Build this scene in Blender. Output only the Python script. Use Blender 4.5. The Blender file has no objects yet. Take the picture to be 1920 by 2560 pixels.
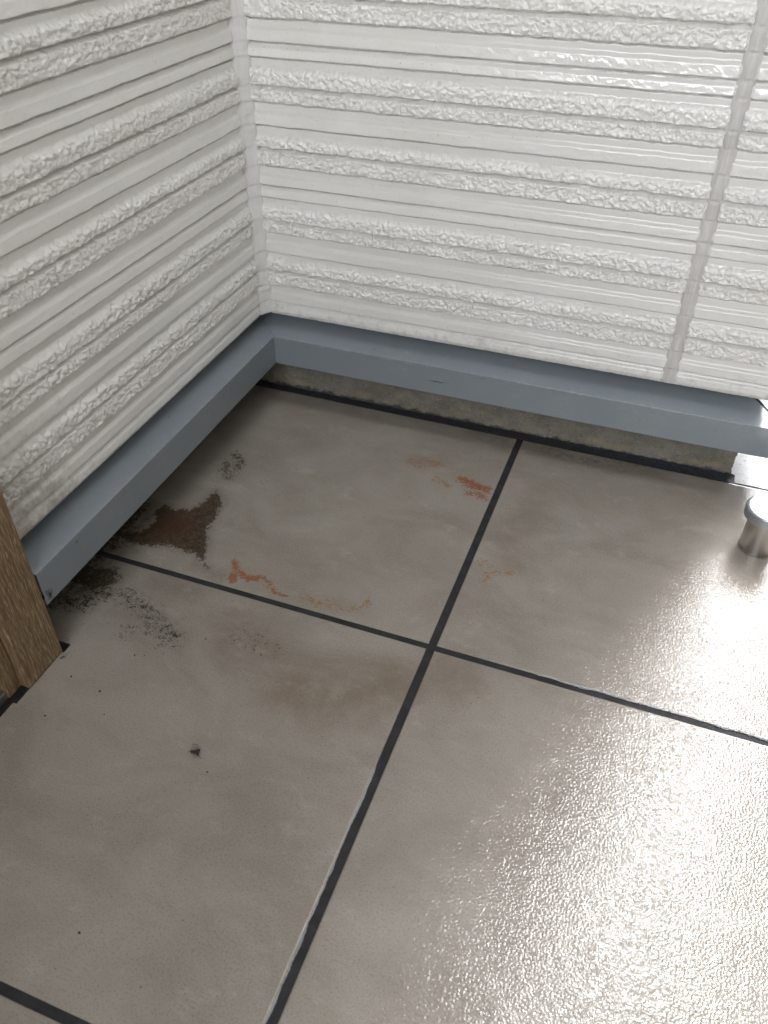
import bpy, math, random
import numpy as np
from mathutils import Matrix, Vector

sc = bpy.context.scene
COL = sc.collection

# ------------------------------------------------------------------ camera
cam_d = bpy.data.cameras.new('camera')
cam = bpy.data.objects.new('camera', cam_d)
COL.objects.link(cam)
R = ((0.9384124, -0.2244396, 0.2626956),
     (0.3454959, 0.6010890, -0.7206418),
     (0.0038371, 0.7670195, 0.6416124))
M = Matrix(R).to_4x4()
M.translation = Vector((0.7349, -1.3226, 0.9266))
cam.matrix_world = M
cam_d.sensor_fit = 'VERTICAL'
cam_d.sensor_height = 36.0
cam_d.sensor_width = 27.0
cam_d.lens = 2025.47 / 2560 * 36.0
cam_d.clip_start = 0.02
cam_d.clip_end = 2000
cam_d.dof.use_dof = True
cam_d.dof.focus_distance = 1.42
cam_d.dof.aperture_fstop = 7.5
sc.camera = cam

# ------------------------------------------------------------------ light
SUN_EL, SUN_AZ = 59.0, 6.0          # azimuth from +y towards +x
w = bpy.data.worlds.new('World')
sc.world = w
w.use_nodes = True
nt = w.node_tree
bg = nt.nodes['Background']
sky = nt.nodes.new('ShaderNodeTexSky')
sky.sky_type = 'NISHITA'
sky.sun_disc = False
sky.sun_elevation = math.radians(SUN_EL)
sky.sun_rotation = math.radians(SUN_AZ)
sky.air_density = 1.0
sky.dust_density = 1.5
sky.ozone_density = 1.0
hsv = nt.nodes.new('ShaderNodeHueSaturation')      # overcast: cloud whitens the blue
hsv.inputs['Saturation'].default_value = 0.10
nt.links.new(sky.outputs[0], hsv.inputs['Color'])
nt.links.new(hsv.outputs[0], bg.inputs['Color'])
bg.inputs['Strength'].default_value = 0.15

sd = bpy.data.lights.new('sun', 'SUN')
sd.energy = 0.05
sd.angle = math.radians(10)
sd.color = (0.86, 0.93, 1.0)
sun = bpy.data.objects.new('sun', sd)
COL.objects.link(sun)
a, e = math.radians(SUN_AZ), math.radians(SUN_EL)
sdir = Vector((math.sin(a) * math.cos(e), math.cos(a) * math.cos(e), math.sin(e)))
sun.rotation_euler = sdir.to_track_quat('Z', 'Y').to_euler()
sun.location = sdir * 20

sc.view_settings.view_transform = 'Standard'
sc.view_settings.look = 'None'
sc.view_settings.gamma = 1.0
sc.view_settings.use_curve_mapping = False
sc.view_settings.exposure = 3.72
sc.cycles.max_bounces = 10
sc.cycles.diffuse_bounces = 6

# ------------------------------------------------------------------ numpy noise
_rng = np.random.default_rng(7)
_P = _rng.permutation(512).astype(np.int64)
_P = np.concatenate([_P, _P, _P])
_G = _rng.uniform(0, 2 * np.pi, 1600)
_GX, _GY = np.cos(_G), np.sin(_G)

def noise(x, y, seed=0):
    """2-D gradient noise, about -0.7..0.7"""
    x = np.asarray(x, float) + seed * 17.31
    y = np.asarray(y, float) + seed * 9.73
    xi = np.floor(x).astype(np.int64); yi = np.floor(y).astype(np.int64)
    fx = x - xi; fy = y - yi
    u = fx * fx * fx * (fx * (fx * 6 - 15) + 10)
    v = fy * fy * fy * (fy * (fy * 6 - 15) + 10)
    def g(ix, iy, dx, dy):
        h = _P[_P[ix & 511] + (iy & 511)]
        return _GX[h] * dx + _GY[h] * dy
    n00 = g(xi, yi, fx, fy); n10 = g(xi + 1, yi, fx - 1, fy)
    n01 = g(xi, yi + 1, fx, fy - 1); n11 = g(xi + 1, yi + 1, fx - 1, fy - 1)
    return (n00 * (1 - u) + n10 * u) * (1 - v) + (n01 * (1 - u) + n11 * u) * v

def fbm(x, y, oct=4, seed=0, gain=0.5):
    r = 0; a = 1.0; f = 1.0
    for k in range(oct):
        r = r + a * noise(x * f, y * f, seed + k * 3.1); a *= gain; f *= 2.03
    return r

def worley(x, y, seed=0):
    """distance to the nearest scattered point, in cell units"""
    xi = np.floor(x).astype(np.int64); yi = np.floor(y).astype(np.int64)
    best = np.full(x.shape, 9.0)
    s1 = int(seed * 37) % 400
    for dx in (-1, 0, 1):
        for dy in (-1, 0, 1):
            h = _P[_P[(xi + dx + s1) & 511] + ((yi + dy + s1 * 3) & 511)]
            px = xi + dx + 0.5 + 0.45 * _GX[h]; py = yi + dy + 0.5 + 0.45 * _GY[h]
            best = np.minimum(best, (px - x) ** 2 + (py - y) ** 2)
    return np.sqrt(best)

def sstep(a, b, x):
    t = np.clip((x - a) / (b - a), 0, 1)
    return t * t * (3 - 2 * t)

# ------------------------------------------------------------------ object helpers
def tag(o, label=None, cat=None, kind=None, group=None):
    if label: o['label'] = label
    if cat: o['category'] = cat
    if kind: o['kind'] = kind
    if group: o['group'] = group
    return o

def empty(name, loc=(0, 0, 0)):
    o = bpy.data.objects.new(name, None); COL.objects.link(o)
    o.location = loc; o.empty_display_size = 0.05
    return o

def mesh_obj(name, verts, faces, mat, parent=None, smooth=False, label=None):
    me = bpy.data.meshes.new(name)
    me.from_pydata([tuple(v) for v in verts], [], [tuple(f) for f in faces])
    me.update()
    if smooth:
        me.polygons.foreach_set('use_smooth', [True] * len(me.polygons))
    me.materials.append(mat)
    o = bpy.data.objects.new(name, me); COL.objects.link(o)
    if parent:
        o.parent = parent
        o.matrix_parent_inverse = Matrix.Translation(-Vector(parent.location))
    if label: o['label'] = label
    return o

def grid_obj(name, P, mat, parent=None, attrs=None, smooth=True, label=None, extra=None):
    """P: (n, m, 3) vertex grid -> quad sheet, built fast"""
    n, m = P.shape[:2]
    V = P.reshape(-1, 3)
    idx = np.arange(n * m).reshape(n, m)
    F = np.stack([idx[:-1, :-1], idx[1:, :-1], idx[1:, 1:], idx[:-1, 1:]], -1).reshape(-1, 4)
    me = bpy.data.meshes.new(name)
    me.vertices.add(len(V)); me.vertices.foreach_set('co', V.astype(np.float32).ravel())
    me.loops.add(F.size); me.loops.foreach_set('vertex_index', F.astype(np.int32).ravel())
    me.polygons.add(len(F))
    me.polygons.foreach_set('loop_start', np.arange(0, F.size, 4, dtype=np.int32))
    me.polygons.foreach_set('loop_total', np.full(len(F), 4, dtype=np.int32))
    me.polygons.foreach_set('use_smooth', np.full(len(F), smooth))
    if attrs:
        for k, v in attrs.items():
            at = me.attributes.new(k, 'FLOAT', 'POINT')
            at.data.foreach_set('value', v.astype(np.float32).ravel())
    me.update(calc_edges=True); me.validate()
    me.materials.append(mat)
    o = bpy.data.objects.new(name, me); COL.objects.link(o)
    if parent:
        o.parent = parent
        o.matrix_parent_inverse = Matrix.Translation(-Vector(parent.location))
    if label: o['label'] = label
    return o

def box(x0, x1, y0, y1, z0, z1):
    v = [(x0, y0, z0), (x1, y0, z0), (x1, y1, z0), (x0, y1, z0), (x0, y0, z1), (x1, y0, z1), (x1, y1, z1), (x0, y1, z1)]
    f = [(0, 3, 2, 1), (4, 5, 6, 7), (0, 1, 5, 4), (1, 2, 6, 5), (2, 3, 7, 6), (3, 0, 4, 7)]
    return v, f

def join(parts):
    V, F = [], []
    for v, f in parts:
        b = len(V); V += list(v); F += [tuple(i + b for i in q) for q in f]
    return V, F

def add_bevel(o, wd=0.001, seg=2):
    m = o.modifiers.new('bevel', 'BEVEL'); m.width = wd; m.segments = seg; m.limit_method = 'ANGLE'
    return o

# ------------------------------------------------------------------ materials
class NT:
    def __init__(s, name):
        s.m = bpy.data.materials.new(name); s.m.use_nodes = True
        s.t = s.m.node_tree; s.b = s.t.nodes['Principled BSDF']
        s.tc = s.t.nodes.new('ShaderNodeTexCoord')
    def link(s, a, b): s.t.links.new(a, b)
    def put(s, sock, v):
        if isinstance(v, (int, float)): sock.default_value = v
        elif isinstance(v, tuple): sock.default_value = v if len(v) != 3 or len(sock.default_value) == 3 else (*v, 1)
        else: s.link(v, sock)
    def math(s, op, a, b=0.0, c=None, clamp=False):
        n = s.t.nodes.new('ShaderNodeMath'); n.operation = op; n.use_clamp = clamp
        s.put(n.inputs[0], a); s.put(n.inputs[1], b)
        if c is not None: s.put(n.inputs[2], c)
        return n.outputs[0]
    def noise(s, scale, detail=3, rough=0.55, vec=None, dist=0.0):
        n = s.t.nodes.new('ShaderNodeTexNoise')
        n.inputs['Scale'].default_value = scale; n.inputs['Detail'].default_value = detail
        n.inputs['Roughness'].default_value = rough; n.inputs['Distortion'].default_value = dist
        s.link(vec or s.tc.outputs['Object'], n.inputs['Vector'])
        return n.outputs['Fac']
    def voro(s, scale, vec=None, feat='F1'):
        n = s.t.nodes.new('ShaderNodeTexVoronoi'); n.feature = feat
        n.inputs['Scale'].default_value = scale
        s.link(vec or s.tc.outputs['Object'], n.inputs['Vector'])
        return n.outputs['Distance']
    def mapv(s, scale=(1, 1, 1), rot=(0, 0, 0), loc=(0, 0, 0)):
        n = s.t.nodes.new('ShaderNodeMapping')
        n.inputs['Scale'].default_value = scale; n.inputs['Rotation'].default_value = rot; n.inputs['Location'].default_value = loc
        s.link(s.tc.outputs['Object'], n.inputs['Vector'])
        return n.outputs[0]
    def range(s, v, a, b, c=0.0, d=1.0, smooth=True):
        n = s.t.nodes.new('ShaderNodeMapRange'); n.interpolation_type = 'SMOOTHSTEP' if smooth else 'LINEAR'
        s.put(n.inputs[0], v)
        for i, q in enumerate((a, b, c, d)): n.inputs[i + 1].default_value = q
        return n.outputs[0]
    def mix(s, f, a, b):
        n = s.t.nodes.new('ShaderNodeMix'); n.data_type = 'RGBA'
        s.put(n.inputs[0], f); s.put(n.inputs[6], a); s.put(n.inputs[7], b)
        return n.outputs[2]
    def attr(s, name):
        n = s.t.nodes.new('ShaderNodeAttribute'); n.attribute_name = name
        return n.outputs['Fac']
    def bump(s, h, strength, dist, prev=None):
        n = s.t.nodes.new('ShaderNodeBump')
        n.inputs['Strength'].default_value = strength if isinstance(strength, (int, float)) else 1
        if not isinstance(strength, (int, float)): s.link(strength, n.inputs['Strength'])
        n.inputs['Distance'].default_value = dist
        s.put(n.inputs['Height'], h)
        if prev: s.link(prev, n.inputs['Normal'])
        return n.outputs[0]
    def set(s, **k):
        nm = {'color': 'Base Color', 'rough': 'Roughness', 'metal': 'Metallic', 'ior': 'IOR', 'spec': 'Specular IOR Level',
              'coat': 'Coat Weight', 'coat_rough': 'Coat Roughness', 'coat_ior': 'Coat IOR', 'normal': 'Normal',
              'coat_normal': 'Coat Normal', 'trans': 'Transmission Weight', 'aniso': 'Anisotropic'}
        for q, v in k.items(): s.put(s.b.inputs[nm[q]], v)
        return s.m

def mat_siding():
    s = NT('siding_paint')
    big = s.noise(6, 4)
    spots = s.range(s.noise(420, 2, 0.6), 0.695, 0.73)
    dirt = s.attr('dirt')
    c = s.mix(s.range(big, 0.3, 0.7), (0.80, 0.79, 0.755), (0.84, 0.835, 0.81))
    grime = s.range(s.math('ADD', s.math('MULTIPLY', dirt, 0.75), s.noise(60, 6, 0.7)), 0.62, 1.25)
    c = s.mix(grime, c, (0.34, 0.31, 0.25))
    sp = s.math('MULTIPLY', s.range(s.noise(520, 3, 0.7), 0.66, 0.70), s.range(dirt, 0.25, 0.8))
    c = s.mix(s.math('MULTIPLY', sp, 0.8), c, (0.09, 0.08, 0.06))
    c = s.mix(s.math('MULTIPLY', spots, 0.6), c, (0.12, 0.11, 0.09))
    b = s.bump(s.noise(500, 3, 0.6), 0.12, 0.0008)
    return s.set(color=c, rough=0.30, spec=0.5, normal=b, coat=1.0, coat_rough=0.05, coat_ior=1.5)

def mat_sealant(tint, pores):
    s = NT('sealant')
    v = s.mapv((260, 260, 14))
    streak = s.noise(1.0, 4, 0.6, vec=v)
    c = s.mix(s.range(streak, 0.25, 0.75), tuple(q * (0.82 if pores < 0.5 else 0.92) for q in tint), tint)
    c = s.mix(s.math('MULTIPLY', s.range(s.noise(16, 3), 0.45, 0.75), 0.30), c, tuple(q * 0.55 for q in tint))
    po = s.range(s.voro(330), 0.16, 0.05)
    sel = s.range(s.noise(120, 2), 0.50, 0.60)
    c = s.mix(s.math('MULTIPLY', s.math('MULTIPLY', po, sel), pores), c, (0.06, 0.055, 0.05))
    b = s.bump(s.noise(240, 3), 0.35, 0.001)
    b = s.bump(streak, 0.2, 0.0006, b)
    return s.set(color=c, rough=0.5, normal=b)

def mat_flashing():
    s = NT('blue_grey_coated_steel')
    n = s.noise(4, 5, 0.6)
    c = s.mix(s.range(n, 0.3, 0.7), (0.215, 0.248, 0.274), (0.238, 0.272, 0.300))
    smear = s.noise(1.0, 4, 0.5, vec=s.mapv((7, 7, 30)))
    sp = s.math('MULTIPLY', s.range(s.voro(38), 0.050, 0.025), s.range(s.noise(17, 2), 0.52, 0.58))
    c = s.mix(s.math('MULTIPLY', sp, 0.8), c, (0.03, 0.03, 0.035))
    dust = s.math('MULTIPLY', s.range(s.noise(11, 7, 0.75), 0.46, 0.70), s.range(s.noise(260, 3, 0.7), 0.40, 0.66))
    c = s.mix(s.math('MULTIPLY', dust, 0.40), c, (0.36, 0.37, 0.36))
    scuff = s.math('MULTIPLY', s.range(s.noise(1.0, 3, 0.6, vec=s.mapv((120, 120, 700))), 0.66, 0.70), s.range(s.noise(23, 2), 0.55, 0.62))
    c = s.mix(s.math('MULTIPLY', scuff, 0.7), c, (0.07, 0.07, 0.075))
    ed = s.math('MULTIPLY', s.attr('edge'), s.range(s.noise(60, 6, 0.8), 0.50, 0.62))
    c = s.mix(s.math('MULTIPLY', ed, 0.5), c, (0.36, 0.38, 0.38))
    r = s.range(smear, 0.2, 0.8, 0.27, 0.36)
    b = s.bump(s.noise(9, 2), 0.12, 0.004)
    return s.set(color=c, rough=r, spec=0.8, normal=b)

def mat_concrete(name, a, b_, wet=0.0, scale=1.0):
    s = NT(name)
    n = s.noise(22 * scale, 6, 0.65)
    c = s.mix(s.range(n, 0.3, 0.7), a, b_)
    f = s.noise(420 * scale, 3, 0.7)
    c = s.mix(s.math('MULTIPLY', s.range(f, 0.56, 0.72), 0.55), c, tuple(min(1, q * 2.2) for q in b_))
    c = s.mix(s.math('MULTIPLY', s.range(f, 0.42, 0.30), 0.6), c, tuple(q * 0.35 for q in a))
    bb = s.bump(s.noise(320 * scale, 5, 0.7), 0.6, 0.0016)
    return s, c, bb

def mat_foundation():
    s, c, bb = mat_concrete('foundation_concrete', (0.17, 0.158, 0.130), (0.26, 0.24, 0.20))
    # pale tan skim of old mortar just above the floor, darker right at its foot
    sep = s.t.nodes.new('ShaderNodeSeparateXYZ'); s.link(s.tc.outputs['Object'], sep.inputs[0])
    z = s.math('ADD', sep.outputs['Z'], s.math('MULTIPLY', s.math('SUBTRACT', s.noise(45, 5, 0.7), 0.5), 0.03))
    band = s.math('MULTIPLY', s.range(z, 0.005, 0.012), s.range(z, 0.026, 0.019))
    band = s.math('MULTIPLY', band, s.range(s.noise(17, 5, 0.7), 0.46, 0.60))
    c = s.mix(s.math('MULTIPLY', band, 0.75), c, (0.30, 0.25, 0.17))
    dark = s.range(z, 0.008, 0.002)
    c = s.mix(s.math('MULTIPLY', dark, 0.8), c, (0.035, 0.03, 0.025))
    return s.set(color=c, rough=0.8, normal=bb)

def mat_black_sealant():
    s = NT('black_mortar_bead')
    n = s.noise(300, 4, 0.7)
    c = s.mix(s.range(n, 0.4, 0.7), (0.018, 0.020, 0.026), (0.055, 0.062, 0.078))
    return s.set(color=c, rough=0.38, normal=s.bump(n, 0.8, 0.002))

def mat_grout():
    s = NT('dark_grout')
    n = s.noise(480, 4, 0.8)
    c = s.mix(s.range(s.noise(30, 6, 0.7), 0.3, 0.7), (0.026, 0.0265, 0.029), (0.042, 0.0425, 0.045))
    c = s.mix(s.math('MULTIPLY', s.range(n, 0.64, 0.72), 0.7), c, (0.09, 0.07, 0.045))
    return s.set(color=c, rough=0.6, spec=0.15, normal=s.bump(n, 0.5, 0.001))

def mat_tile():
    s = NT('greige_porcelain_tile')
    wv = s.mapv((1.0, 1.6, 1.0), rot=(0, 0, 0.35))
    cl = s.noise(5.5, 6, 0.62, vec=wv, dist=0.6)
    c = s.mix(s.range(cl, 0.30, 0.70), (0.262, 0.232, 0.200), (0.338, 0.306, 0.270))
    wisp = s.noise(14, 8, 0.72, vec=wv, dist=0.4)
    c = s.mix(s.math('MULTIPLY', s.range(wisp, 0.54, 0.70), 0.45), c, (0.42, 0.385, 0.34))
    grain = s.noise(430, 3, 0.7)
    c = s.mix(s.math('MULTIPLY', s.range(grain, 0.48, 0.68), 0.55), c, (0.165, 0.135, 0.105))
    grain2 = s.noise(1.0, 3, 0.7, vec=s.mapv((160, 420, 160), rot=(0, 0, 0.2)))
    c = s.mix(s.math('MULTIPLY', s.range(grain2, 0.50, 0.75), 0.30), c, (0.37, 0.34, 0.30))
    # pinprick grit
    gr = s.math('MULTIPLY', s.range(s.voro(95), 0.105, 0.055), s.range(s.noise(37, 2), 0.60, 0.66))
    c = s.mix(s.math('MULTIPLY', gr, 0.85), c, (0.035, 0.03, 0.025))
    # stains (fields live on the mesh, fine breakup comes from noise)
    fine = s.noise(330, 5, 0.75)
    mid = s.noise(90, 4, 0.7)
    tan = s.attr('tan')
    tm = s.math('MULTIPLY', tan, s.range(s.noise(26, 7, 0.72), 0.34, 0.60, 0.35, 1.0))
    c = s.mix(s.math('MULTIPLY', tm, 0.55), c, (0.15, 0.088, 0.042))
    film = s.attr('film')
    c = s.mix(s.math('MULTIPLY', film, s.range(mid, 0.25, 0.6, 0.35, 0.9)), c, (0.085, 0.065, 0.045))
    mo = s.attr('mold')
    mm = s.range(s.math('ADD', mo, s.math('MULTIPLY', s.math('SUBTRACT', s.math('ADD', s.math('MULTIPLY', fine, 0.6), s.math('MULTIPLY', mid, 0.4)), 0.5), 5.0)), 0.40, 0.85)
    mc = s.mix(s.range(mid, 0.40, 0.62), (0.030, 0.021, 0.013), (0.082, 0.056, 0.032))
    mc = s.mix(s.range(fine, 0.53, 0.70), mc, (0.13, 0.100, 0.055))
    mc = s.mix(s.range(mo, 0.6, 1.1), (0.028, 0.021, 0.014), mc)
    mm = s.math('MULTIPLY', mm, s.range(mo, 0.03, 0.16))
    mc = s.mix(s.math('MULTIPLY', s.attr('core'), 0.75), mc, (0.060, 0.020, 0.010))
    c = s.mix(s.math('MULTIPLY', mm, 0.90), c, mc)
    ru = s.attr('rust')
    rmk = s.range(s.math('ADD', ru, s.math('MULTIPLY', s.math('SUBTRACT', s.math('ADD', s.math('MULTIPLY', s.noise(210, 4, 0.7), 0.6), s.math('MULTIPLY', mid, 0.4)), 0.5), 4.6)), 0.15, 0.85)
    rc = s.mix(s.range(s.attr('hue'), 0.0, 1.0, smooth=False), (0.28, 0.128, 0.036), (0.25, 0.070, 0.020))
    rmk = s.math('MULTIPLY', rmk, s.range(ru, 0.03, 0.16))
    c = s.mix(s.math('MULTIPLY', rmk, 0.80), c, rc)
    # wet film: micro ripples that break the sky's reflection into sparkle
    wet = s.attr('wet')
    rip = s.attr('ripple')
    n1 = s.noise(355, 0.5, 0.4)
    n2 = s.noise(45, 1, 0.5)
    hgt = s.math('ADD', n1, s.math('MULTIPLY', n2, 1.0))
    bw = s.bump(hgt, rip, 0.00125)
    bd = s.bump(grain, 0.10, 0.0006)
    stain = s.math('MAXIMUM', mm, rmk)
    cr = 0.02
    coat = s.math('MULTIPLY', wet, s.math('SUBTRACT', 1.0, s.math('MULTIPLY', stain, 0.7)))
    return s.set(color=c, rough=0.7, spec=0.05, normal=bd, coat=coat, coat_rough=cr, coat_ior=1.45, coat_normal=bw)

def mat_wood():
    s = NT('oak_grain_vinyl')
    v = s.mapv((260, 260, 16))
    g = s.noise(1.0, 5, 0.65, vec=v, dist=0.6)
    g2 = s.noise(1.0, 3, 0.6, vec=s.mapv((560, 560, 42)))
    c = s.mix(s.range(g, 0.36, 0.64), (0.15, 0.092, 0.046), (0.28, 0.185, 0.10))
    c = s.mix(s.math('MULTIPLY', s.range(g2, 0.54, 0.64), 0.8), c, (0.48, 0.36, 0.22))
    c = s.mix(s.math('MULTIPLY', s.range(g2, 0.42, 0.32), 0.5), c, (0.045, 0.025, 0.012))
    return s.set(color=c, rough=0.42, normal=s.bump(g2, 0.35, 0.0008, s.bump(g, 0.3, 0.0012)))

def mat_metal(name, col, rough, brush=None, metal=1.0):
    s = NT(name)
    if brush:
        n = s.noise(1.0, 3, 0.6, vec=s.mapv(brush))
        c = s.mix(s.range(n, 0.35, 0.65), tuple(q * 0.82 for q in col), col)
        return s.set(color=c, metal=metal, rough=s.range(n, 0.3, 0.7, rough * 0.8, rough * 1.3), normal=s.bump(n, 0.1, 0.0003))
    n = s.noise(160, 3)
    return s.set(color=s.mix(s.range(n, 0.4, 0.6), tuple(q * 0.93 for q in col), col), metal=metal, rough=s.range(n, 0.3, 0.7, rough * 0.8, rough * 1.2))

def mat_plain(name, col, rough=0.6):
    s = NT(name)
    n = s.noise(12, 4)
    return s.set(color=s.mix(s.range(n, 0.3, 0.7), tuple(q * 0.9 for q in col), col), rough=rough)

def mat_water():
    s = NT('milky_glint_water')
    return s.set(color=(0.9, 0.93, 0.95), rough=0.06, ior=1.4, trans=0.72, normal=s.bump(s.noise(420, 2), 0.3, 0.001))  # pale milky colour stands in for light glinting on the water

M_SID = mat_siding()
M_SEALC = mat_sealant((0.84, 0.83, 0.81), 0.9)
M_SEALJ = mat_sealant((0.70, 0.685, 0.665), 0.25)
M_FL = mat_flashing()
M_FOUND = mat_foundation()
M_BLACK = mat_black_sealant()
M_GROUT = mat_grout()
M_TILE = mat_tile()
M_WOOD = mat_wood()
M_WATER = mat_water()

# ------------------------------------------------------------------ siding profile
ZS = 0.198                      # height of the siding's lower edge above the floor
PER = 225.0
RIBS0 = [(1.2, 12.5), (24.5, 38.5), (123.0, 138.5)]
RIBS = [(225.5, 238), (247, 260), (347, 363), (450.7, 462), (473, 488), (573, 588), (675.7, 687), (698, 713), (798, 813), (900, 912)]
ROUGH0 = [(56.5, 85, 86.5, 111), (159.5, 181, 183, 209.5)]
ROUGH = [(279, 307, 309, 329), (382, 405.5, 407.5, 434.5), (505, 534, 536.5, 559), (607, 630.5, 632.5, 659.5), (730, 759, 761, 784), (832, 855, 857, 884)]

def siding_depth(H, U, seed):
    """protrusion in mm of the siding face at height H (mm) and run U (mm)"""
    D = np.zeros_like(H)
    S = np.zeros_like(H); Mrough = np.zeros_like(H); Mrib = np.zeros_like(H)
    for k, (a, b) in enumerate(RIBS0 + RIBS):
        aw = a + 0.9 * noise(U / 45.0, U * 0 + k * 3.3, seed) + 0.35 * noise(U / 9.0, U * 0 + k * 1.3, seed + 1)
        top = b + 1.6 * noise(U / 22.0, U * 0 + k * 5.1, seed + 2)
        up = sstep(0, 1, (H - aw) / 0.9)
        face = 4.6 + 1.4 * np.clip((top - H) / (b - a), 0, 1)
        slope = 4.6 * (1 - sstep(0, 7.0, H - top) ** 0.8)
        d = up * np.where(H <= top, face, slope)
        D = np.maximum(D, d)
        S = np.maximum(S, 6.5 * sstep(aw - 3.7, aw - 3.2, H) * (1 - up) * (H < aw + 0.5) * (a > 10))
        Mrib = np.maximum(Mrib, up * (H <= top + 1))
    for k, (a, b, c, d_) in enumerate(ROUGH0 + ROUGH):
        for j, (lo, hi) in enumerate(((a, b), (c, d_))):
            sd_ = seed + 5 + j + k
            wob = 2.3 * noise(U / 16.0, U * 0 + k * 7.7 + j, sd_) + 1.3 * noise(U / 5.0, U * 0 + k * 2.7 + j, sd_ + 3)
            low = lo + 0.9 + wob * (0.75 if j == 0 else 0.8)
            wob2 = 1.6 * noise(U / 14.0, U * 0 + k * 4.7 + j, sd_ + 11)
            high = hi - (0.3 if j == 0 else 0) + wob2 * (0.3 if j == 0 else 1)
            up = np.clip((H - low) / 2.6, 0, 1) ** 0.55
            t = np.clip((H - lo) / (hi - lo), 0, 1.6)
            body = 7.2 - 1.5 * t ** 2
            if j == 0:
                down = 1 - 0.80 * sstep(-3.2, 0.3, H - high)
            else:
                down = 1 - sstep(-7.0, 3.5, H - high)
            d = up * body * down * (H < high + (6 if j else 1.2))
            D = np.maximum(D, d)
            S = np.maximum(S, (5.0 if j == 0 else 4.0) * sstep(low - 2.9, low - 2.2, H) * (1 - up) * (H < low + 0.3))
            Mrough = np.maximum(Mrough, up * np.sqrt(np.clip(down, 0, 1)) * (H < high + 5))
    # rough plaster-like skin
    wx = 3.0 * noise(U / 14, H / 14, seed + 21); wy = 3.0 * noise(U / 14, H / 14, seed + 22)
    x, y = U + wx, H + wy
    f1 = worley(x / 8.0, y / 6.6, seed + 31); f2 = worley((x + 0.4 * y) / 3.9, y / 3.5, seed + 32)
    r = 1.0 - 1.35 * f1 ** 2.0             # rounded pebbly lumps with creases between them
    r2 = 1.0 - 1.35 * f2 ** 2.0
    r3 = noise(x / 2.3, y / 2.1, seed + 33)
    big = noise(U / 24, H / 12, seed + 34)
    amp = 0.95 + 0.3 * sstep(-0.3, 0.4, noise(U / 40, H / 20, seed + 35))
    D = D + Mrough * (amp * (3.4 * (r - 0.55) + 1.8 * (r2 - 0.55) + 0.45 * r3) + 1.5 * big)
    D = D - S
    # fine, slanting scuffed texture on the flat ribs
    rt = 0.26 * noise((U + H * 0.9) / 3.2, (H - U * 0.2) / 9.0, seed + 41) + 0.45 * noise(U / 11, H / 7, seed + 42) + 0.15 * noise(U / 2.0, H / 2.0, seed + 43)
    D = D + Mrib * rt
    return D

def h_levels(fine, top):
    hs = list(np.arange(-0.0, top, fine))
    for a, b in RIBS0 + RIBS:
        hs += [a - 3.75, a - 3.2, a - 0.3, a + 0.3, a + 0.9, a + 1.5]
    hs = np.unique(np.round(np.array(hs), 2))
    keep = [hs[0]]
    for q in hs[1:]:
        if q - keep[-1] > 0.28: keep.append(q)
    return np.array(keep)

def siding_panel(name, wall, u0, u1, seed, parent, label, step=1.1, wl=0.0, wr=0.0, dirt=None, hstep=0.95, htop=700):
    """wall 'R': run = x, faces -y. wall 'L': run = -y, faces +x."""
    hs = h_levels(hstep, htop)
    us = np.arange(u0 * 1000, u1 * 1000 + step, step); us[-1] = u1 * 1000
    H, U = np.meshgrid(hs, us, indexing='ij')
    Uj = U.copy()
    if wl:   # ragged near edge
        Uj += wl * np.clip(1 - (U - u0 * 1000) / 12, 0, 1) * (noise(H / 13, H * 0, seed + 50) * 1.6 + 0.6 * noise(H / 4, H * 0, seed + 51))
    if wr:
        Uj += wr * np.clip(1 - (u1 * 1000 - U) / 12, 0, 1) * (noise(H / 13, H * 0, seed + 52) * 1.6 + 0.6 * noise(H / 4, H * 0, seed + 53))
    D = siding_depth(H, U, seed)
    # edges round off where the board was cut
    if wl: D *= 0.55 + 0.45 * sstep(0, 4.0, U - u0 * 1000)
    if wr: D *= 0.55 + 0.45 * sstep(0, 4.0, u1 * 1000 - U)
    # drip edge at the bottom: chipped
    Z = H / 1000 + ZS
    Z[0] += -0.0035 + 0.0006 * noise(us / 6, us * 0, seed + 60) + 0.0009 * (noise(us / 14, us * 0, seed + 61) > 0.42)
    D = D * 1.08
    Dd = (6.5 - D) / 1000
    # return row and a skirt running back under the board
    run = Uj / 1000
    if wall == 'R': P = np.stack([run, Dd, Z], -1)
    else: P = np.stack([-Dd, -run, Z], -1)
    back = P[:1].copy()
    if wall == 'R': back[..., 1] = 0.014
    else: back[..., 0] = -0.014
    topb = P[-1:].copy()
    P = np.concatenate([back, P], 0)
    dm = np.zeros(P.shape[:2])
    if dirt is not None:
        dm[1:] = dirt(H, U)
    if wall == 'L': P = P[:, :, :]
    o = grid_obj(name, P if wall == 'L' else P, M_SID, parent, {'dirt': dm}, label=label)
    if wall == 'R':
        o.data.flip_normals()
    return o

# ------------------------------------------------------------------ walls
right = tag(empty('house_wall', (0.0, 0.02, 0.0)), 'bright white ribbed siding wall at the back, with the vertical grey sealant joint', 'wall')
left = tag(empty('house_wall', (-0.02, 0.0, 0.0)), 'shaded cream white ribbed siding wall on the left, running to the wooden door frame', 'wall')

def dirt_left(H, U):
    f = sstep(480, 760, U) * sstep(330, 20, H)
    f = 0.6 * f
    return np.clip(0.15 * sstep(60, 0, H) + 1.0 * f + 0.25 * noise(U / 60, H / 40, 90), 0, 1)
def dirt_right(H, U):
    return np.clip(0.28 * sstep(60, 0, H) + 0.12 * sstep(0.1, 0.5, noise(U / 70, H / 30, 91)), 0, 1)

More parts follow.
